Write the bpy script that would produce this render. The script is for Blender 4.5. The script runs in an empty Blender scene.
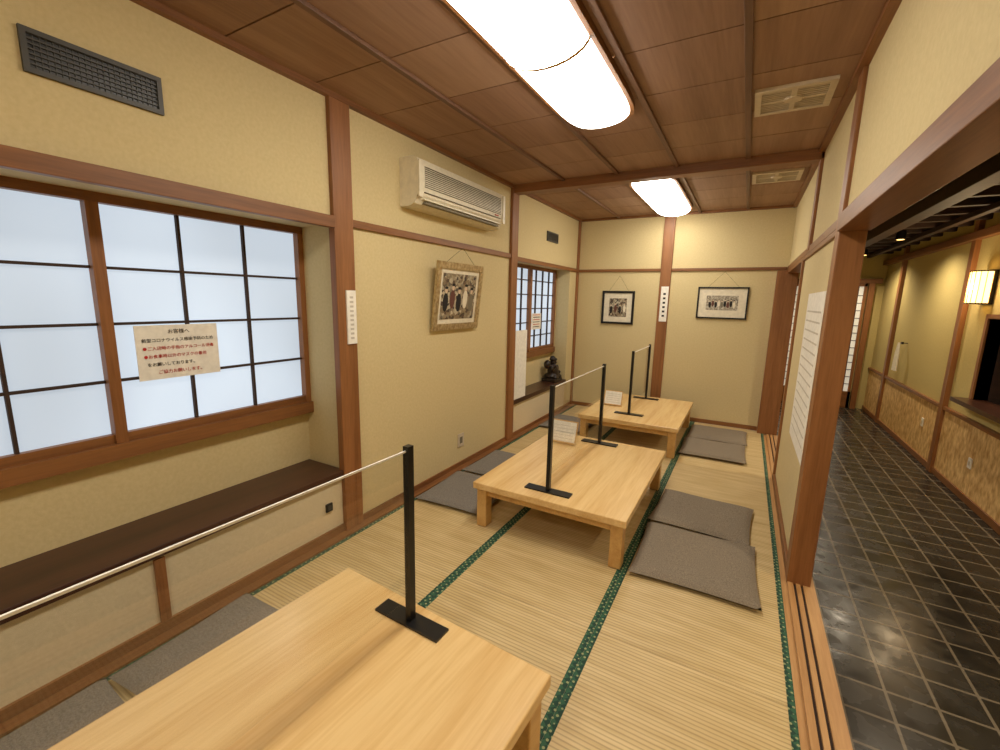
import bpy, bmesh, math, random
from mathutils import Vector, Matrix
random.seed(4)
sc=bpy.context.scene
try:
    sc.view_settings.view_transform='Standard'; sc.view_settings.look='None'
except Exception: pass
def s2l(c):
    r=[]
    for v in c[:3]:
        v/=255.0; r.append(v/12.92 if v<=.04045 else ((v+.055)/1.055)**2.4)
    return (r[0],r[1],r[2],1)
def mat0(name):
    m=bpy.data.materials.new(name); m.use_nodes=True; nt=m.node_tree
    return m,nt,nt.nodes['Principled BSDF']
def tex(nt,scale=(1,1,1),rot=(0,0,0)):
    tc=nt.nodes.new('ShaderNodeTexCoord'); mp=nt.nodes.new('ShaderNodeMapping')
    mp.inputs['Scale'].default_value=scale; mp.inputs['Rotation'].default_value=rot
    nt.links.new(tc.outputs['Object'],mp.inputs[0]); return mp.outputs[0]
def ramp(nt,fac,stops):
    r=nt.nodes.new('ShaderNodeValToRGB'); e=r.color_ramp.elements
    while len(e)<len(stops): e.new(.5)
    for i,(p,c) in enumerate(stops): e[i].position=p; e[i].color=c
    nt.links.new(fac,r.inputs[0]); return r.outputs[0]
def bump(nt,b,h,st,dist=.01):
    n=nt.nodes.new('ShaderNodeBump'); n.inputs['Strength'].default_value=st; n.inputs['Distance'].default_value=dist
    nt.links.new(h,n.inputs['Height']); nt.links.new(n.outputs[0],b.inputs['Normal'])
def noisy(name,c1,c2,scale=20,rough=.8,bs=.2,vec=(1,1,1),detail=5,metal=0,dist=.004):
    m,nt,b=mat0(name); v=tex(nt,vec)
    n=nt.nodes.new('ShaderNodeTexNoise'); n.inputs['Scale'].default_value=scale; n.inputs['Detail'].default_value=detail
    nt.links.new(v,n.inputs[0])
    col=ramp(nt,n.outputs[0],[(.3,s2l(c1)),(.7,s2l(c2))]); nt.links.new(col,b.inputs['Base Color'])
    b.inputs['Roughness'].default_value=rough; b.inputs['Metallic'].default_value=metal
    if bs: bump(nt,b,n.outputs[0],bs,dist)
    return m
def wood(name,c1,c2,axis='y',rough=.45,sc_=14,stretch=.06,c3=None):
    m,nt,b=mat0(name)
    s=[1,1,1]; s['xyz'.index(axis)]=stretch
    v=tex(nt,tuple(s))
    n=nt.nodes.new('ShaderNodeTexNoise'); n.inputs['Scale'].default_value=sc_; n.inputs['Detail'].default_value=6; n.inputs['Distortion'].default_value=.6
    n2=nt.nodes.new('ShaderNodeTexNoise'); n2.inputs['Scale'].default_value=sc_*9; n2.inputs['Detail'].default_value=3
    nt.links.new(v,n.inputs[0]); nt.links.new(v,n2.inputs[0])
    mx=nt.nodes.new('ShaderNodeMath'); mx.operation='MULTIPLY_ADD'; nt.links.new(n2.outputs[0],mx.inputs[0]); mx.inputs[1].default_value=.35
    sb=nt.nodes.new('ShaderNodeMath'); sb.operation='MULTIPLY'; sb.inputs[1].default_value=.65; nt.links.new(n.outputs[0],sb.inputs[0]); nt.links.new(sb.outputs[0],mx.inputs[2])
    col=ramp(nt,mx.outputs[0],[(.35,s2l(c1)),(.62,s2l(c2))]); nt.links.new(col,b.inputs['Base Color'])
    b.inputs['Roughness'].default_value=rough; bump(nt,b,mx.outputs[0],.12,.002)
    return m
def plain(name,c,rough=.5,metal=0):
    m,nt,b=mat0(name)
    v=tex(nt); n=nt.nodes.new('ShaderNodeTexNoise'); n.inputs['Scale'].default_value=30; nt.links.new(v,n.inputs[0])
    c2=tuple(x*.94 for x in c)
    nt.links.new(ramp(nt,n.outputs[0],[(.3,s2l(c)),(.7,s2l(c2))]),b.inputs['Base Color'])
    b.inputs['Roughness'].default_value=rough; b.inputs['Metallic'].default_value=metal
    return m
def emis(name,c,st,var=0.0,scale=2,base=None,vec=(1,1,1)):
    m=bpy.data.materials.new(name); m.use_nodes=True; nt=m.node_tree; b=nt.nodes['Principled BSDF']
    b.inputs['Base Color'].default_value=s2l(base or c); b.inputs['Emission Strength'].default_value=st; b.inputs['Emission Color'].default_value=s2l(c)
    if var:
        v=tex(nt,vec); n=nt.nodes.new('ShaderNodeTexNoise'); n.inputs['Scale'].default_value=scale; n.inputs['Detail'].default_value=1; nt.links.new(v,n.inputs[0])
        c2=tuple(x*(1-var) for x in c)
        nt.links.new(ramp(nt,n.outputs[0],[(.35,s2l(c2)),(.65,s2l(c))]),b.inputs['Emission Color'])
    b.inputs['Roughness'].default_value=.4
    return m

M={}
M['plaster']=noisy('plaster_beige',(203,185,137),(211,193,146),60,.9,.2)
M['plaster_low']=noisy('plaster_lower_cream',(210,194,160),(218,202,168),60,.9,.2)
M['plaster_c']=noisy('plaster_corridor',(186,168,108),(196,178,116),50,.9,.25)
M['wx']=wood('wood_trim_x',(110,68,34),(140,92,50),'x')
M['wy']=wood('wood_trim_y',(110,68,34),(140,92,50),'y')
M['wz']=wood('wood_post_z',(122,76,38),(150,99,56),'z')
M['dark']=wood('dark_shelf_wood',(54,30,20),(76,44,30),'y',.3)
M['c1']=wood('ceiling_board_a',(140,106,82),(162,127,101),'y',.6,8)
M['c2']=wood('ceiling_board_b',(131,97,74),(154,118,93),'y',.6,8)
M['c3']=wood('ceiling_board_c',(146,112,87),(168,133,106),'y',.6,8)
M['batten']=wood('ceiling_batten',(94,63,44),(118,83,58),'y',.5)
M['seam']=plain('ceiling_seam_dark',(58,40,30),.8)
M['table']=wood('hinoki_table',(210,168,106),(231,197,138),'y',.24,9,.05)
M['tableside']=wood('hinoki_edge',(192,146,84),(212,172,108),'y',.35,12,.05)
M['sill']=wood('sill_wood',(168,122,72),(194,150,98),'y',.4)
M['black']=plain('black_metal',(14,14,15),.35)
M['white']=plain('white_paper',(242,238,226),.8)
M['offwhite']=plain('ac_plastic',(228,218,190),.35)
M['acdark']=plain('ac_slot',(120,112,92),.6)
M['grille']=plain('vent_dark',(70,68,62),.5)
M['ventmetal']=plain('vent_cream_metal',(206,190,164),.4)
M['gold']=noisy('silver_gold_frame',(156,132,90),(206,188,148),40,.35,.2,metal=.6)
M['mount']=plain('picture_mount',(230,220,194),.8)
M['pane']=emis('frosted_window_pane',(216,230,244),.90,.14,1.3,base=(120,126,132),vec=(1,1,.6))
M['lamp']=emis('lamp_diffuser',(255,248,235),16.5)
M['sconce']=emis('sconce_shade',(255,200,116),5)
M['shojip']=emis('shoji_paper_lit',(226,222,206),.45,.1,3)
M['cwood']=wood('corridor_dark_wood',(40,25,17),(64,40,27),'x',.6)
M['statue']=noisy('statue_dark_wood',(24,18,15),(52,38,30),30,.35,.3)
def tatami():
    m,nt,b=mat0('tatami_rush'); v=tex(nt)
    w=nt.nodes.new('ShaderNodeTexWave'); w.bands_direction='Y'
    w.inputs['Scale'].default_value=17; w.inputs['Distortion'].default_value=.4; w.inputs['Detail'].default_value=1
    nt.links.new(v,w.inputs[0])
    n=nt.nodes.new('ShaderNodeTexNoise'); n.inputs['Scale'].default_value=3; n.inputs['Detail'].default_value=8
    v2=tex(nt,(1,8,1)); nt.links.new(v2,n.inputs[0])
    base=ramp(nt,n.outputs[0],[(.3,s2l((192,165,112))),(.7,s2l((214,190,140)))])
    mx=nt.nodes.new('ShaderNodeMix'); mx.data_type='RGBA'; mx.blend_type='MULTIPLY'; mx.inputs['Factor'].default_value=.62
    dk=ramp(nt,w.outputs[0],[(.0,(.5,.45,.38,1)),(.45,(1,1,1,1))])
    nt.links.new(base,mx.inputs[6]); nt.links.new(dk,mx.inputs[7]); nt.links.new(mx.outputs[2],b.inputs['Base Color'])
    b.inputs['Roughness'].default_value=.5; bump(nt,b,w.outputs[0],.3,.004); return m
M['tatami']=tatami()
def heri():
    m,nt,b=mat0('tatami_green_border'); v=tex(nt,(1,1,1),(0,0,math.radians(45)))
    c=nt.nodes.new('ShaderNodeTexChecker'); c.inputs['Scale'].default_value=48
    c.inputs['Color1'].default_value=s2l((20,58,44)); c.inputs['Color2'].default_value=s2l((42,88,62)); nt.links.new(v,c.inputs[0])
    vo=nt.nodes.new('ShaderNodeTexVoronoi'); vo.inputs['Scale'].default_value=42; vo.inputs['Randomness'].default_value=.3; nt.links.new(v,vo.inputs[0])
    f=ramp(nt,vo.outputs['Distance'],[(.2,(1,1,1,1)),(.26,(0,0,0,1))])
    mx=nt.nodes.new('ShaderNodeMix'); mx.data_type='RGBA'; nt.links.new(f,mx.inputs[0]); nt.links.new(c.outputs[0],mx.inputs[6]); mx.inputs[7].default_value=s2l((150,156,110))
    nt.links.new(mx.outputs[2],b.inputs['Base Color']); b.inputs['Roughness'].default_value=.8; return m
M['green']=heri()
def tile():
    m,nt,b=mat0('dark_slate_tile'); v=tex(nt)
    k=nt.nodes.new('ShaderNodeTexBrick'); k.offset=0; k.inputs['Scale'].default_value=1; k.inputs['Brick Width'].default_value=.19; k.inputs['Row Height'].default_value=.19
    k.inputs['Mortar Size'].default_value=.007; k.inputs['Mortar Smooth'].default_value=.1
    k.inputs['Color1'].default_value=s2l((28,26,23)); k.inputs['Color2'].default_value=s2l((48,44,38)); k.inputs['Mortar'].default_value=s2l((116,106,90))
    nt.links.new(v,k.inputs[0]); nt.links.new(k.outputs[0],b.inputs['Base Color'])
    n=nt.nodes.new('ShaderNodeTexNoise'); n.inputs['Scale'].default_value=9; nt.links.new(v,n.inputs[0])
    nt.links.new(ramp(nt,n.outputs[0],[(.3,(.16,.16,.16,1)),(.7,(.34,.34,.34,1))]),b.inputs['Roughness'])
    b.inputs['Specular IOR Level'].default_value=.3
    inv=nt.nodes.new('ShaderNodeMath'); inv.operation='SUBTRACT'; inv.inputs[0].default_value=1; nt.links.new(k.outputs['Fac'],inv.inputs[1])
    ad=nt.nodes.new('ShaderNodeMath'); ad.operation='MULTIPLY_ADD'; nt.links.new(n.outputs[0],ad.inputs[0]); ad.inputs[1].default_value=.5; nt.links.new(inv.outputs[0],ad.inputs[2])
    bump(nt,b,ad.outputs[0],.5,.006); return m
M['tile']=tile()
M['bark']=noisy('woven_bark_wainscot',(184,138,80),(244,210,146),26,.6,.4,(1,1,.5),6)
M['fabric']=noisy('zabuton_fabric',(108,97,82),(144,131,112),170,.95,.5,detail=3)
M['fabric2']=noisy('zabuton_fabric_grey',(104,98,90),(136,129,119),170,.95,.5,detail=3)
def acryl():
    m=bpy.data.materials.new('clear_acrylic'); m.use_nodes=True; nt=m.node_tree; nt.nodes.clear()
    o=nt.nodes.new('ShaderNodeOutputMaterial'); t=nt.nodes.new('ShaderNodeBsdfTransparent'); g=nt.nodes.new('ShaderNodeBsdfGlossy'); g.inputs['Roughness'].default_value=.02
    lw=nt.nodes.new('ShaderNodeLayerWeight'); lw.inputs[0].default_value=.5
    pw=nt.nodes.new('ShaderNodeMath'); pw.operation='POWER'; pw.inputs[1].default_value=4; nt.links.new(lw.outputs['Facing'],pw.inputs[0])
    ma=nt.nodes.new('ShaderNodeMath'); ma.operation='MULTIPLY_ADD'; ma.inputs[1].default_value=.45; ma.inputs[2].default_value=.05; nt.links.new(pw.outputs[0],ma.inputs[0])
    mx=nt.nodes.new('ShaderNodeMixShader')
    t.inputs[0].default_value=(.98,.985,.98,1)
    nt.links.new(ma.outputs[0],mx.inputs[0]); nt.links.new(t.outputs[0],mx.inputs[1]); nt.links.new(g.outputs[0],mx.inputs[2]); nt.links.new(mx.outputs[0],o.inputs[0]); return m
M['acryl']=acryl()
def art(name,cols,scale):
    m,nt,b=mat0(name); v=tex(nt); vo=nt.nodes.new('ShaderNodeTexVoronoi'); vo.inputs['Scale'].default_value=scale; nt.links.new(v,vo.inputs[0])
    sp=nt.nodes.new('ShaderNodeSeparateColor'); nt.links.new(vo.outputs['Color'],sp.inputs[0])
    st=[(i/len(cols),s2l(c)) for i,c in enumerate(cols)]
    col=ramp(nt,sp.outputs[0],st); nt.links.new(col,b.inputs['Base Color']); b.inputs['Roughness'].default_value=.4; return m
M['art_bg']=art('picture_paint',[(176,164,136),(96,70,52),(54,48,42),(196,186,160),(130,114,88)],44)
M['art_bw']=art('photo_print',[(186,178,158),(120,108,92),(200,192,172),(150,140,120)],70)
M['ink']=plain('black_ink',(28,24,22),.8)
M['maroon']=plain('muted_brown_cloth',(104,62,50),.8)
M['faint']=plain('faint_print',(200,192,176),.8)
M['red']=plain('red_ink',(190,40,40),.8)
M['skin']=plain('pale_figure',(214,190,160),.7)

class B:
    def __init__(s): s.v=[];s.f=[];s.m=[];s.ms=[];s.sm=[]
    def mi(s,k):
        if k not in s.ms: s.ms.append(k)
        return s.ms.index(k)
    def box(s,x0,x1,y0,y1,z0,z1,k,T=None):
        i=len(s.v); P=[(x,y,z) for z in(z0,z1) for x,y in((x0,y0),(x1,y0),(x1,y1),(x0,y1))]
        if T: P=[tuple(T@Vector(p)) for p in P]
        s.v+=P
        for q in((3,2,1,0),(4,5,6,7),(0,1,5,4),(1,2,6,5),(2,3,7,6),(3,0,4,7)):
            s.f.append([i+a for a in q]); s.m.append(s.mi(k)); s.sm.append(False)
        return s
    def grid(s,P,k,smooth=True,closeu=False):
        i=len(s.v);n=len(P);w=len(P[0])
        for r in P: s.v+= [tuple(p) for p in r]
        for a in range(n-1):
            for b in range(w if closeu else w-1):
                c=(b+1)%w
                s.f.append([i+a*w+b,i+a*w+c,i+(a+1)*w+c,i+(a+1)*w+b]); s.m.append(s.mi(k)); s.sm.append(smooth)
        return s
    def poly(s,P,k,smooth=False):
        i=len(s.v); s.v+=[tuple(p) for p in P]; s.f.append(list(range(i,i+len(P)))); s.m.append(s.mi(k)); s.sm.append(smooth); return s
    def tube(s,p0,p1,r0,r1,k,n=16,caps=True):
        p0=Vector(p0);p1=Vector(p1);d=(p1-p0).normalized(); a=d.orthogonal().normalized(); b=d.cross(a)
        R=[[p+(a*math.cos(t*2*math.pi/n)+b*math.sin(t*2*math.pi/n))*r for t in range(n)] for p,r in((p0,r0),(p1,r1))]
        s.grid(R,k,True,True)
        if caps: s.poly(R[1],k); s.poly(R[0][::-1],k)
        return s
    def ell(s,c,r,k,n=20,h=12):
        P=[[(c[0]+r[0]*math.sin(math.pi*i/h)*math.cos(2*math.pi*j/n),c[1]+r[1]*math.sin(math.pi*i/h)*math.sin(2*math.pi*j/n),c[2]-r[2]*math.cos(math.pi*i/h)) for j in range(n)] for i in range(h+1)]
        return s.grid(P,k,True,True)
    def out(s,name,bevel=0,loc=None,rot=0,parent=None,seg=2):
        me=bpy.data.meshes.new(name); me.from_pydata(s.v,[],s.f)
        for k in s.ms: me.materials.append(M[k])
        for p,mi,sm in zip(me.polygons,s.m,s.sm): p.material_index=mi; p.use_smooth=sm
        bm=bmesh.new(); bm.from_mesh(me); bmesh.ops.recalc_face_normals(bm,faces=bm.faces); bm.to_mesh(me); bm.free()
        o=bpy.data.objects.new(name,me); bpy.context.collection.objects.link(o)
        if bevel:
            md=o.modifiers.new('bev','BEVEL'); md.width=bevel; md.segments=seg; md.limit_method='ANGLE'
        if loc: o.location=loc
        o.rotation_euler[2]=rot
        if parent: o.parent=parent
        return o
XL=-2.115; XR=.3425; ZC=2.60; YB=5.95; Y0=-1.5
# ---------- shell ----------
b=B(); o=XL-.45
b.box(o,XL,Y0,YB,1.90,ZC,'plaster'); b.box(o,XL,1.80,4.05,0,1.9,'plaster'); b.box(o,XL,5.64,YB,0,1.9,'plaster'); b.box(o,XL,Y0,-.3,0,1.9,'plaster')
b.box(o,XL,-.3,1.8,-.0,.37,'plaster_low'); b.box(o,XL,4.05,5.64,0,.37,'plaster_low')
b.box(o,XL-.33,-.3,1.8,.37,.74,'plaster'); b.box(o,XL-.225,4.05,5.64,.37,.78,'plaster')
b.box(o,XL-.36,-.3,1.8,.74,1.9,'plaster'); b.box(o,XL-.255,4.05,5.64,.78,1.9,'plaster')
b.out('wall_left')
b=B(); b.box(o,.43,YB,YB+.1,0,ZC,'plaster'); b.out('wall_back')
b=B(); b.box(o,2.1,Y0-.1,Y0,-.3,ZC,'plaster'); b.out('wall_front')
b=B(); b.box(.36,.44,Y0,YB,1.93,ZC,'plaster'); b.box(.36,.44,2.78,4.3,0,1.85,'plaster'); b.box(.36,.44,YB,9.8,-.3,ZC,'plaster_c'); b.out('wall_right')
b=B()
b.box(2.0,2.1,Y0,4.55,-.3,2.5,'plaster_c'); b.box(2.0,2.1,5.85,9.8,-.3,2.5,'plaster_c'); b.box(2.0,2.1,4.55,5.85,-.3,.62,'plaster_c'); b.box(2.0,2.1,4.55,5.85,1.42,2.5,'plaster_c')
b.out('wall_corridor_right')
b=B(); b.box(.44,2.1,9.8,9.9,-.3,2.5,'plaster_c'); b.out('wall_corridor_end')
b=B(); b.box(o,.46,Y0,YB+.1,-.3,-.04,'sill'); b.box(XL,-2.045,Y0,YB,-.04,.012,'wy'); b.out('floor')
b=B(); b.box(.46,2.1,Y0,9.8,-.35,-.3,'tile'); b.out('floor_corridor')
b=B(); b.box(.317,.345,Y0,5.8,-.04,.0,'sill'); b.box(.345,.372,Y0,5.8,-.04,.012,'sill');b.box(.372,.384,Y0,5.8,-.04,.0,'seam'); b.box(.384,.405,Y0,5.8,-.04,.012,'sill'); b.box(.405,.417,Y0,5.8,-.04,.0,'seam'); b.box(.417,.47,Y0,5.8,-.12,.012,'sill'); b.box(.455,.465,Y0,5.8,-.3,-.12,'wy')
b.out('trim_sill_track')
# ceiling
b=B(); b.box(o,.44,Y0,YB,ZC,ZC+.05,'seam')
xs=[XL,-1.58,-1.09,-.61,-.11,.36]; ys=[]; y=Y0
while y<YB: ys.append(y); y+=.455
ys.append(YB)
for i in range(5):
    for j in range(len(ys)-1):
        b.box(xs[i],xs[i+1],ys[j]+.004,ys[j+1]-.004,ZC-.012,ZC,random.choice(['c1','c2','c3']))
b.out('ceiling')
b=B()
for x in xs[1:5]: b.box(x-.016,x+.016,Y0,YB,ZC-.03,ZC-.012,'batten')
b.out('trim_ceiling_battens',.003)
b=B(); b.box(XL,XL+.035,Y0,YB,ZC-.04,ZC-.012,'wy'); b.box(XR-.02,XR+.02,Y0,YB,ZC-.04,ZC-.012,'wy'); b.box(XL,XR,YB-.03,YB,ZC-.04,ZC-.012,'wx'); b.out('trim_ceiling_edge')
b=B(); b.box(XL,.36,3.93,4.04,2.515,ZC-.01,'wx'); b.out('trim_ceiling_beam',.004)
# posts and rails
b=B(); b.box(XL-.02,XL+.03,1.77,1.91,0,ZC-.03,'wz'); b.out('trim_post_left',.004)
b=B(); b.box(XL-.02,XL+.03,3.92,4.05,0,ZC-.03,'wz'); b.out('trim_post_left_far',.004)
b=B(); b.box(XL-.02,XL+.02,5.88,YB,0,ZC-.03,'wz'); b.box(-1.01,-.88,YB-.03,YB,0,ZC-.03,'wz'); b.out('trim_post_back',.004)
b=B(); b.box(XR,.45,2.66,2.78,-.0,ZC-.02,'wz'); b.box(XR,.45,4.27,4.33,0,1.86,'wz'); b.box(.25,.45,5.83,YB,0,1.88,'wz'); b.box(XR-.003,.44,3.93,4.03,1.9,ZC-.02,'wz'); b.box(XR,.45,2.78,4.3,0,.06,'wy'); b.out('trim_post_right',.004)
b=B()
b.box(XL,XL+.04,Y0,1.77,1.875,1.94,'wy'); b.box(XL,XL+.02,1.91,3.92,1.90,1.945,'wy'); b.box(XL,XL+.02,4.05,5.9,1.885,1.93,'wy')
b.box(XL,-1.01,YB-.02,YB,1.89,1.925,'wx'); b.box(-.88,.34,YB-.02,YB,1.89,1.925,'wx')
b.box(XR-.01,.46,Y0,2.66,1.85,1.93,'wy'); b.box(.345,.36,2.78,YB,1.88,1.93,'wy'); b.box(.345,.45,2.78,YB,1.85,1.88,'wy')
b.out('trim_rail',.003)
b=B(); b.box(XL,XL+.012,1.91,3.92,0,.05,'wy'); b.box(XL,XL+.014,-.3,1.77,.012,.06,'wy'); b.box(XL,XL+.012,.76,.80,.06,.36,'wz'); b.box(XL,XL+.012,4.05,5.88,0,.05,'wy'); b.out('baseboard_left')
b=B(); b.box(XL+.02,.25,YB-.012,YB,0,.05,'wx'); b.out('baseboard_back')
b=B(); b.box(XL-.33,XL+.02,-.3,1.79,.37,.42,'dark'); b.out('window_shelf',.004)
b=B(); b.box(XL-.225,XL+.02,4.06,5.63,.37,.42,'dark'); b.out('window_shelf',.004)
def window(name,xf,y0,y1,z0,z1,stiles,munt,rows,sy=None):
    b=B()
    b.box(xf-.03,xf+.03,y0,y1,z1-.04,z1,'wy'); b.box(xf-.03,xf+.05,y0,y1,z0-.09,z0-.02,'wy')
    b.box(xf-.03,xf+.03,y1-.035,y1,z0-.02,z1-.04,'wz'); b.box(xf-.03,xf+.03,y0,y0+.035,z0-.02,z1-.04,'wz')
    b.box(xf-.02,xf+.02,y0,y1,z0-.02,z0+.02,'wy')
    for s in stiles: b.box(xf-.03,xf+.035,s-.022,s+.022,z0-.02,z1-.04,'wz')
    for mm in munt: b.box(xf-.012,xf+.008,mm-.006,mm+.006,z0,z1-.04,'seam')
    for r in rows: b.box(xf-.011,xf+.007,y0,y1,r-.006,r+.006,'seam')
    b.box(xf-.025,xf-.012,y0,y1,z0-.02,z1-.03,'pane')
    b.out(name)
window('window_1',-2.435,-.28,1.8,.84,1.90,[.31-.55,.81],[.49,.17,-.1,1.136,1.45],[1.595,1.353,1.10])
window('window_2',-2.335,4.05,5.64,.88,1.90,[4.85],[4.25,4.45,4.65,5.05,5.25,5.45],[1.73,1.56,1.39,1.22,1.05])
# ---------- tatami ----------
cols=[(-2.045,-1.247),(-1.247,-.464),(-.464,.317)]; sy=[Y0,.22,1.78,3.34,4.9,YB-.012]
for (a,c) in cols:
    for j in range(5):
        b=B(); b.box(a,c,sy[j]+.0015,sy[j+1]-.0015,-.038,0,'tatami')
        b.box(a+.0005,a+.027,sy[j]+.001,sy[j+1]-.001,-.037,.0015,'green'); b.box(c-.027,c-.0005,sy[j]+.001,sy[j+1]-.001,-.037,.0015,'green'); b.out('tatami_mat')
# ---------- tables ----------
def table(cx,cy,rot=0):
    b=B(); w,l,h=.5,.67,.31
    b.box(-w,w,-l,l,h-.045,h,'table')
    for sx in(-1,1):
        for syy in(-1,1):
            b.box(sx*(w-.055)-.035,sx*(w-.055)+.035,syy*(l-.06)-.04,syy*(l-.06)+.04,0,h-.045,'tableside')
        b.box(sx*(w-.05)-.015,sx*(w-.05)+.015,-l+.08,l-.08,h-.11,h-.045,'tableside')
    for syy in(-1,1): b.box(-w+.07,w-.07,syy*(l-.06)-.015,syy*(l-.06)+.015,h-.10,h-.045,'tableside')
    return b.out('low_table',.006,(cx,cy,.002),rot)
table(-.965,.51,math.radians(-3.4)); table(-.955,2.94); table(-.955,5.0)
def screen(x,y0,y1,z=.313,h=.68,rot=0):
    b=B(); L=y1-y0
    for yy in(0,L):
        b.box(-.15,.15,yy-.035,yy+.035,0,.008,'black'); b.box(-.012,.012,yy-.014,yy+.014,.008,h,'black')
    b.box(-.002,.002,.014,L-.014,.10,h-.02,'acryl'); b.box(-.003,.003,.014,L-.014,h-.02,h-.014,'white')
    return b.out('acrylic_partition_screen',0,(x,y0,z),rot)
screen(-1.0,.02,1.10,rot=math.radians(-1.5)); screen(-.975,2.40,3.50); screen(-.99,4.62,5.52)
# ---------- zabuton ----------
def zab(cx,cy,w=.31,l=.30,h=.05,rot=0,z=0.002,k='fabric'):
    b=B(); n=26; sd=random.random()*9
    def P(i,j,top):
        u=-1+2*i/n; v=-1+2*j/n
        e=max(0,(1-abs(u)**7)*(1-abs(v)**7))**.5
        x=w*u*(1-.035*(1-abs(v)**2)); y=l*v*(1-.035*(1-abs(u)**2))
        zz=h*.5+(h*.5*e*(1+.14*math.sin(3*u+sd)*math.cos(2.5*v+sd)) if top else -h*.5*e)
        return (x,y,zz)
    b.grid([[P(i,j,True) for j in range(n+1)] for i in range(n+1)],k); b.grid([[P(i,j,False) for j in range(n+1)] for i in range(n+1)],k)
    return b.out('zabuton_cushion',0,(cx,cy,z),rot)
zab(-.115,2.60,.32,.32,rot=.03); zab(-.13,3.22,.31,.29,rot=-.05)
zab(-.16,4.80,.30,.29,rot=.02); zab(-.15,5.40,.30,.28)
zab(-1.75,2.66,.28,.30,.045,.05,k='fabric2'); zab(-1.75,3.28,.28,.30,.045,k='fabric2'); zab(-1.76,4.9,.27,.30,.045,k='fabric2')
zab(-1.76,.83,.26,.28,.045,.06,k='fabric2'); zab(-1.77,.24,.25,.29,.045,k='fabric2')
# ---------- ceiling lights ----------
def clight(cx,y0,y1):
    b=B(); L=(y1-y0)/2; cy=(y0+y1)/2; W=.19; zt=ZC-.035; D=.085; N=12
    def hw(t): return max(0.0,1-abs(t)**9)**(1/2.2)
    ts=[-1+2*i/36 for i in range(37)]
    ts=[math.copysign(1-(1-abs(t))**1.8,t) for t in ts]
    rows=[]
    for t in ts:
        w=W*(.55+.45*hw(t)); d=D*hw(t)**.8
        rows.append([(cx+w*math.cos(math.pi*k/N),cy+L*t,zt-d*math.sin(math.pi*k/N)) for k in range(N+1)])
    b.grid(rows,'lamp')
    out_=[(W*(.55+.45*hw(t))*1.07+.008,t) for t in ts]
    for sgn in(-1,1):
        P=[[ (cx+sgn*w0,cy+(L+.012)*t,ZC-.012),(cx+sgn*w0,cy+(L+.012)*t,zt-.012),(cx+sgn*(w0-.022),cy+L*t,zt-.012)] for w0,t in out_]
        b.grid(P,'wy',False)
    ring=[[ (cx+(W*1.02)*math.cos(math.pi*k/N),cy+yy,zt-(D+.004)*math.sin(math.pi*k/N)) for k in range(N+1)] for yy in(-.010,.010)]
    b.grid(ring,'tableside')
    for e in(-1,1): b.box(cx-W*.6,cx+W*.6,cy+e*(L+.006)-.007,cy+e*(L+.006)+.007,zt-.012,ZC-.012,'wx')
    b.box(cx-.14,cx+.14,cy-L+.05,cy+L-.05,zt,ZC-.012,'offwhite')
    b.out('ceiling_light')
clight(-.86,1.02,2.74); clight(-.86,4.12,5.7); clight(-.86,-1.35,-.1)
def cvent(x0,x1,y0,y1):
    b=B(); z=ZC-.012
    b.box(x0,x1,y0,y0+.03,z-.018,z,'ventmetal');b.box(x0,x1,y1-.03,y1,z-.018,z,'ventmetal');b.box(x0,x0+.03,y0+.03,y1-.03,z-.018,z,'ventmetal');b.box(x1-.03,x1,y0+.03,y1-.03,z-.018,z,'ventmetal')
    b.box(x0+.03,x1-.03,y0+.03,y1-.03,z-.003,z-.001,'grille')
    n=12; cx=(x0+x1)/2; cy=(y0+y1)/2
    for i in range(1,n):
        yy=y0+.03+(y1-y0-.06)*i/n
        if i==n//2: continue
        b.box(x0+.03,x1-.03,yy-.004,yy+.004,z-.013,z-.004,'ventmetal')
    b.box(cx-.012,cx+.012,y0+.03,y1-.03,z-.016,z-.0035,'ventmetal'); b.box(x0+.03,x1-.03,cy-.01,cy+.01,z-.015,z-.0037,'ventmetal')
    b.tube((cx,cy,z-.02),(cx,cy,z-.004),.04,.045,'ventmetal',24)
    b.out('ceiling_vent')
cvent(-.08,.27,2.77,3.10); cvent(-.08,.28,4.40,4.74)
def wvent(y0,y1,z0,z1):
    b=B(); x=XL
    for a in((y0,y1,z1-.016,z1),(y0,y1,z0,z0+.016),(y0,y0+.016,z0+.016,z1-.016),(y1-.016,y1,z0+.016,z1-.016)): b.box(x,x+.014,a[0],a[1],a[2],a[3],'grille')
    b.box(x,x+.003,y0+.002,y1-.002,z0+.002,z1-.002,'black'); n=9
    for i in range(1,n): 
        zz=z0+(z1-z0)*i/n; b.box(x+.003,x+.009,y0,y1,zz-.0025,zz+.0025,'grille')
    for i in range(1,24):
        yy=y0+(y1-y0)*i/24; b.box(x+.003,x+.007,yy-.0012,yy+.0012,z0,z1,'grille')
    b.out('wall_vent')
wvent(.585,.975,2.19,2.325); wvent(4.82,5.15,2.18,2.29)
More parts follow.
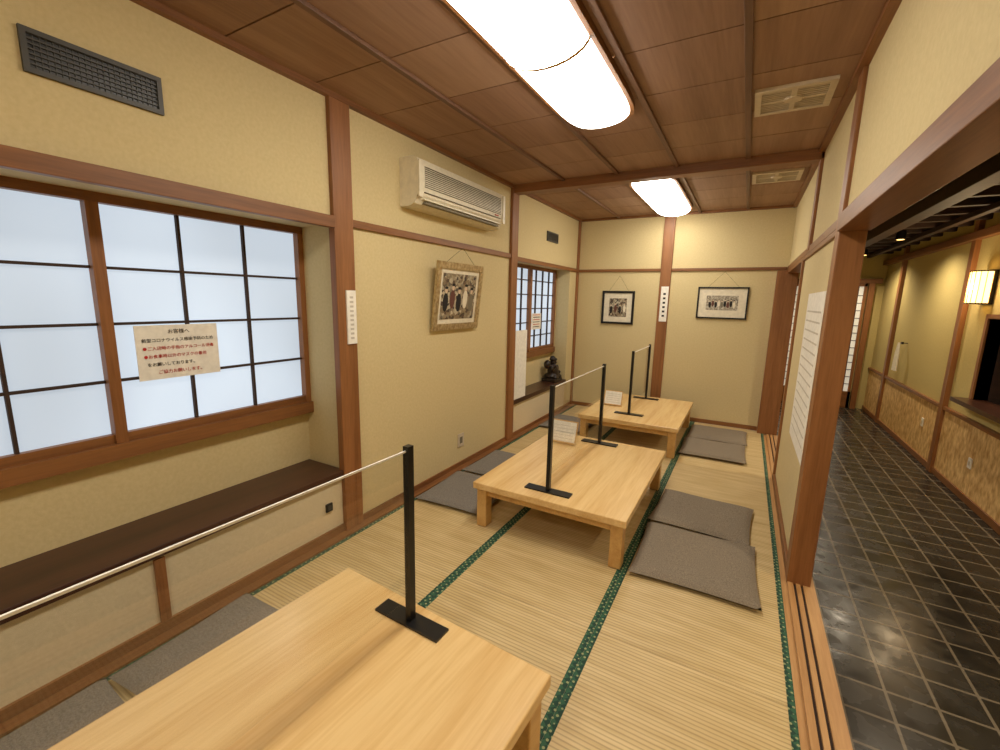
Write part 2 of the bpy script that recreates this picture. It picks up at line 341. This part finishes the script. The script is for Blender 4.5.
# ---------- AC ----------
b=B(); y0,y1=2.35,3.50
prof=[(0,2.41),(.11,2.41),(.145,2.395),(.16,2.35),(.165,2.24),(.155,2.17),(.12,2.115),(.08,2.10),(0,2.10)]
b.grid([[(XL+a,y,z) for a,z in prof] for y in(y0,y1)],'offwhite',False)
for y in(y0,y1): b.poly([(XL+a,y,z) for a,z in prof],'offwhite')
b.box(XL+.158,XL+.172,y0-.004,y0+.03,2.15,2.38,'offwhite'); b.box(XL+.158,XL+.172,y1-.03,y1+.004,2.15,2.38,'offwhite')
for i in range(11):
    z=2.22+i*.0125; b.box(XL+.155,XL+.170,y0+.06,y1-.06,z,z+.004,'acdark')
b.box(XL+.10,XL+.155,y0+.08,y1-.08,2.118,2.132,'acdark')
b.box(XL+.12,XL+.160,y0+.06,y1-.06,2.140,2.150,'offwhite'); b.box(XL+.12,XL+.166,y0+.06,y1-.06,2.185,2.191,'acdark')
b.box(XL+.162,XL+.169,y1-.16,y1-.1,2.20,2.208,'red')
b.out('air_conditioner',.005)
# ---------- pictures ----------
def picture(name,T,w,h,fw,fk,artk,mount,figs=0,string=0,mk='mount'):
    b=B()
    b.box(-w,w,0,.02,-h,-h+fw,fk,T);b.box(-w,w,0,.02,h-fw,h,fk,T);b.box(-w,-w+fw,0,.02,-h+fw,h-fw,fk,T);b.box(w-fw,w,0,.02,-h+fw,h-fw,fk,T)
    b.box(-w+fw,w-fw,.0,.008,-h+fw,h-fw,mk,T)
    b.box(-w+fw+mount,w-fw-mount,.008,.010,-h+fw+mount,h-fw-mount,artk,T)
    iw=w-fw-mount; ih=h-fw-mount
    for i in range(figs):
        x=-iw*.76+1.52*iw*i/max(1,figs-1); zz=-ih*.25+(.14*ih if i%2 else 0); q=min(1,5/figs)
        for part,(rx,rz,dz,k) in enumerate(((iw*.15*q,ih*.42,0,['ink','maroon','ink','mount','acdark'][i%5]),(iw*.075*q,ih*.12,ih*.5,'skin'),(iw*.09*q,ih*.06,ih*.63,'ink'))):
            P=[(x+rx*math.cos(a*math.pi/8),.0105+part*.0006,zz+dz+rz*math.sin(a*math.pi/8)) for a in range(16)]
            b.poly([tuple(T@Vector(p)) for p in P],k)
    ob=b.out(name,0)
    if string:
        b2=B(); 
        for sgn in(-1,1): b2.tube(T@Vector((sgn*w*.6,0,h)),T@Vector((0,-.0,h+string)),.0012,.0012,'ink',6)
        o2=b2.out('hanging_cord'); o2.parent=ob
    return ob
TL=Matrix.Translation((XL+.045,2.97,1.51))@Matrix(((0,1,0,0),(1,0,0,0),(0,0,1,0),(0,0,0,1)))@Matrix.Rotation(math.radians(-7),4,'X')
picture('framed_picture',TL,.32,.265,.05,'gold','art_bg',.035,5,.12)
def TB(x,z): return Matrix.Translation((x,YB-.001,z))@Matrix(((1,0,0,0),(0,-1,0,0),(0,0,1,0),(0,0,0,1)))
picture('framed_picture',TB(-1.525,1.42),.215,.22,.028,'black','art_bg',.07,4,.2)
picture('framed_picture',TB(-.275,1.51),.275,.19,.018,'black','art_bw',.085,9,.18)
b=B(); b.box(XL+.03,XL+.04,1.83,1.90,1.21,1.53,'white'); 
for i in range(10): b.box(XL+.04,XL+.041,1.852,1.878,1.24+i*.027,1.252+i*.027,'faint')
b.out('post_plaque',.002)
b=B(); b.box(-.98,-.89,YB-.04,YB-.03,1.26,1.70,'white')
for i in range(6): b.box(-.95,-.92,YB-.041,YB-.04,1.32+i*.055,1.345+i*.055,'ink')
b.out('post_plaque',.002)
b=B(); b.box(XL,XL+.008,3.04,3.13,.19,.31,'ventmetal'); b.box(XL+.008,XL+.010,3.065,3.105,.22,.28,'acdark'); b.out('wall_outlet',.002)
b=B(); b.box(XL,XL+.012,1.64,1.685,.19,.24,'black'); b.box(XL+.012,XL+.014,1.65,1.675,.2,.23,'grille'); b.out('wall_socket',.002)
b=B(); b.box(XL+.005,XL+.012,4.06,4.36,.422,1.17,'white'); b.out('white_notice_board')
b=B(); b.box(.356,.3595,2.9,3.66,.60,1.58,'white')
for i in range(14): b.box(.3552,.356,2.97,3.6,.68+i*.06,.69+i*.06,'faint')
b.out('paper_poster')
b=B(); b.box(-2.418,-2.414,.905,1.262,1.085,1.342,'white'); nb=b.out('notice_sign')
lines=[('お客様へ','ink',.024,.5),('新型コロナウイルス感染予防のため','ink',.0195,.5),('●ご入店時の手指のアルコール消毒','red',.0195,.5),('●お食事時以外のマスクの着用','red',.0195,.45),('をお願いしております。','ink',.0195,.4),('ご協力お願いします。','red',.0205,.5)]
for i,(t,k,s,ax) in enumerate(lines):
    c=bpy.data.curves.new('text_line_%d'%i,'FONT'); c.body=t; c.size=s; c.align_x='CENTER'; c.extrude=.0004; c.materials.append(M[k])
    ob=bpy.data.objects.new('text_line_%d'%i,c); bpy.context.collection.objects.link(ob); ob.rotation_euler=(math.pi/2,0,math.pi/2)
    ob.location=(-2.4125,.905+.357*ax,1.342-.04-.038*i); ob.parent=nb
def papersign(name,x,y0,y1,z0,z1):
    b=B(); b.box(x,x+.003,y0,y1,z0,z1,'white')
    n=6
    for i in range(n):
        z=z1-(z1-z0)*(i+.8)/(n+.8); b.box(x+.003,x+.0035,y0+.04,y1-.04,z,z+.008,'ink' if i%2 else 'red')
    b.out(name)
papersign('notice_sign',-2.32,4.92,5.20,1.13,1.33)
def menu(cx,cy,z,w,h,rot):
    b=B(); T=Matrix.Rotation(math.radians(-18),4,'X')
    b.box(-w,w,0,.008,0,h,'tableside',T); b.box(-w+.01,w-.01,-.002,0,.01,h-.01,'white',T)
    for i in range(5): b.box(-w*.75,w*.75,-.003,-.002,h*.2+i*h*.14,h*.2+i*h*.14+.003,'faint',T)
    b.box(-w,w,-.02,.01,0.002,.012,'tableside'); T2=Matrix.Translation((0,.11,.003))@Matrix.Rotation(math.radians(20),4,'X')
    b.box(-.012,.012,-.004,.004,0,h*.85,'tableside',T2)
    b.out('menu_stand',0,(cx,cy,z),rot)
menu(-1.245,3.33,.317,.115,.19,0); menu(-1.25,4.92,.317,.105,.17,0)
# ---------- statue ----------
b=B(); k='statue'
b.box(-.10,.10,-.12,.12,0,.035,k); b.ell((0,0,.07),(.10,.12,.05),k); b.ell((.01,0,.14),(.075,.09,.09),k); b.ell((.03,0,.12),(.06,.07,.065),k)
b.ell((.01,0,.255),(.045,.045,.05),k); b.ell((.01,0,.295),(.055,.06,.02),k); b.ell((0,0,.315),(.035,.038,.025),k)
b.ell((.03,.085,.16),(.03,.028,.055),k); b.ell((.06,.06,.12),(.04,.03,.025),k); b.ell((.03,-.085,.17),(.03,.028,.055),k); b.ell((.06,-.07,.21),(.025,.022,.035),k)
b.ell((-.03,-.10,.23),(.05,.05,.06),k); b.ell((.075,.06,.06),(.04,.045,.03),k); b.ell((.075,-.06,.06),(.04,.045,.03),k); b.ell((.055,0,.25),(.012,.01,.01),k)
s=b.out('seated_figure_statue',0,(-2.22,5.42,.421)); md=s.modifiers.new('r','REMESH'); md.mode='VOXEL'; md.voxel_size=.007; md.use_smooth_shade=True
# ---------- corridor ----------
b=B(); b.box(1.985,1.999,Y0,9.79,-.299,.42,'bark'); b.out('trim_wainscot_panel')
b=B()
for y in(-.6,1.8,4.1,6.42,8.78): b.box(1.955,2.0,y-.05,y+.05,-.3,2.4,'wz')
b.box(1.965,2.0,Y0,9.8,.42,.46,'wy'); b.box(1.97,2.0,Y0,9.8,-.3,-.23,'wy'); b.box(1.93,2.0,Y0,9.8,2.2,2.28,'wy'); b.out('trim_corridor',.003)
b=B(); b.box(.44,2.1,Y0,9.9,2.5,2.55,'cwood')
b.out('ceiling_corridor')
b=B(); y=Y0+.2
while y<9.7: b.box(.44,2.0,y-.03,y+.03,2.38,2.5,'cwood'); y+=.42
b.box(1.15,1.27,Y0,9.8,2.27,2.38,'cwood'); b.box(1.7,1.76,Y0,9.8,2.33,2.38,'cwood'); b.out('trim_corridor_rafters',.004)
b=B(); b.box(2.1,2.5,4.5,5.9,.55,.62,'cwood');b.box(2.1,2.5,4.5,5.9,1.42,1.5,'cwood');b.box(2.45,2.5,4.5,5.9,.62,1.42,'cwood');b.box(2.1,2.5,4.5,4.55,.62,1.42,'cwood');b.box(2.1,2.5,5.85,5.9,.62,1.42,'cwood')
b.box(1.86,2.1,4.5,5.92,.60,.64,'dark'); b.box(1.985,2.1,5.85,5.9,.64,1.42,'wz'); b.box(1.985,2.1,4.5,5.9,1.42,1.46,'wy'); b.out('serving_hatch')  # serving hatch: dark niche with a counter shelf, not a window
# sconce
b=B(); cx,cy,z0,z1=1.9,5.98,1.56,1.86
b.box(1.97,2.0,cy-.11,cy+.11,z0-.01,z1+.01,'black')
n=18; P=[]
for z in(z0,z1): P.append([(1.97-.12*math.sin(math.pi*i/n),cy-.11*math.cos(math.pi*i/n),z) for i in range(n+1)])
b.grid(P,'sconce',False); b.poly(P[0],'sconce'); b.poly(P[1],'sconce')
for z in(z0-.008,z1-.004):
    Q=[[(1.97-r*math.sin(math.pi*i/n),cy-r*.93*math.cos(math.pi*i/n),z+dz) for i in range(n+1)] for r,dz in((.116,0),(.128,0),(.128,.012),(.116,.012))]
    b.grid(Q,'black',False)
for i in range(0,n+1,2):
    a=math.pi*i/n; x=1.97-.123*math.sin(a); y=cy-.113*math.cos(a); b.box(x-.0025,x+.0025,y-.0025,y+.0025,z0,z1,'tableside')
b.out('wall_sconce')
# lattice door at corridor end
b=B(); y=9.75
for x0,x1 in((.5,1.12),(1.16,1.76)):
    b.box(x0,x1,y,y+.01,.0,1.85,'shojip'); b.box(x0,x0+.04,y-.03,y,-.3,1.9,'wz'); b.box(x1-.04,x1,y-.03,y,-.3,1.9,'wz'); b.box(x0,x1,y-.03,y+.01,-.3,.0,'wx'); b.box(x0,x1,y-.03,y,1.85,1.9,'wx')
    i=1
    while x0+.04+i*.09<x1-.04: b.box(x0+.035+i*.09,x0+.045+i*.09,y-.012,y,0,1.85,'seam'); i+=1
    for j in range(1,14): b.box(x0,x1,y-.01,y,j*.13,j*.13+.01,'seam')
b.box(.445,1.95,y-.04,y+.04,1.9,1.98,'wx'); b.box(1.78,1.86,y-.04,y+.04,-.3,1.9,'wz')
b.out('door_1')
b=B(); b.box(1.93,1.955,8.05,8.09,1.0,1.03,'black'); P=[[(1.91+.02*math.sin(j*1.1)*(.4+.6*i/8),8.07+(-.07+.014*j)*(.35+.65*min(1,i/3)),1.02-.05*i) for j in range(11)] for i in range(9)]
b.grid(P,'white'); b.box(1.93,2.0,8.06,8.08,1.01,1.02,'black'); b.out('hanging_towel')
b=B(); b.box(1.976,1.985,5.55,5.62,.02,.12,'white'); b.box(1.973,1.976,5.57,5.60,.05,.09,'ventmetal'); b.out('corridor_outlet',.001)
b=B(); b.box(1.976,1.985,6.9,6.96,.1,.2,'white');b.box(1.973,1.976,6.915,6.945,.13,.17,'ventmetal'); b.out('corridor_outlet',.001)
def light(name,kind,loc,e,col,size=.1,rot=(0,0,0)):
    l=bpy.data.lights.new(name,kind); l.energy=e; l.color=col
    if kind=='POINT': l.shadow_soft_size=size
    if kind=='SPOT': l.spot_size=math.radians(150); l.spot_blend=.8; l.shadow_soft_size=.04
    o_=bpy.data.objects.new(name,l); o_.location=loc; o_.rotation_euler=rot; bpy.context.collection.objects.link(o_); return o_
for i,(x,y) in enumerate(((1.5,8.9),(1.5,7.0),(1.5,4.4),(1.5,2.0),(1.5,-.3))):
    b=B(); b.tube((x,y,2.40),(x,y,2.30),.045,.05,'black',20); b.tube((x,y,2.299),(x,y,2.297),.035,.035,'sconce',20); ob=b.out('downlight')
    l=light('downlight_lamp','SPOT',(x,y,2.29),95,(1,.83,.6)); l.parent=ob
l=light('sconce_lamp','POINT',(1.78,5.98,1.71),14,(1,.76,.46),.08); l.parent=bpy.data.objects['wall_sconce']
w=bpy.data.worlds.new('w'); sc.world=w; w.use_nodes=True; w.node_tree.nodes['Background'].inputs[0].default_value=(.8,.9,1,1); w.node_tree.nodes['Background'].inputs[1].default_value=.5
# ---------- camera ----------
f=433.97; yaw,pitch,roll=.5096,.1736,.0225
F=Vector((-math.sin(yaw)*math.cos(pitch),math.cos(yaw)*math.cos(pitch),-math.sin(pitch)))
R0=Vector((math.cos(yaw),math.sin(yaw),0)); U0=R0.cross(F)
R=R0*math.cos(roll)+U0*math.sin(roll); U=-R0*math.sin(roll)+U0*math.cos(roll)
cd=bpy.data.cameras.new('camera'); cd.sensor_width=36; cd.lens=f/1000*36; cd.clip_start=.02
co=bpy.data.objects.new('camera',cd); bpy.context.collection.objects.link(co)
mt=Matrix((R,U,-F)).transposed().to_4x4(); mt.translation=(0,0,1.5); co.matrix_world=mt
sc.camera=co
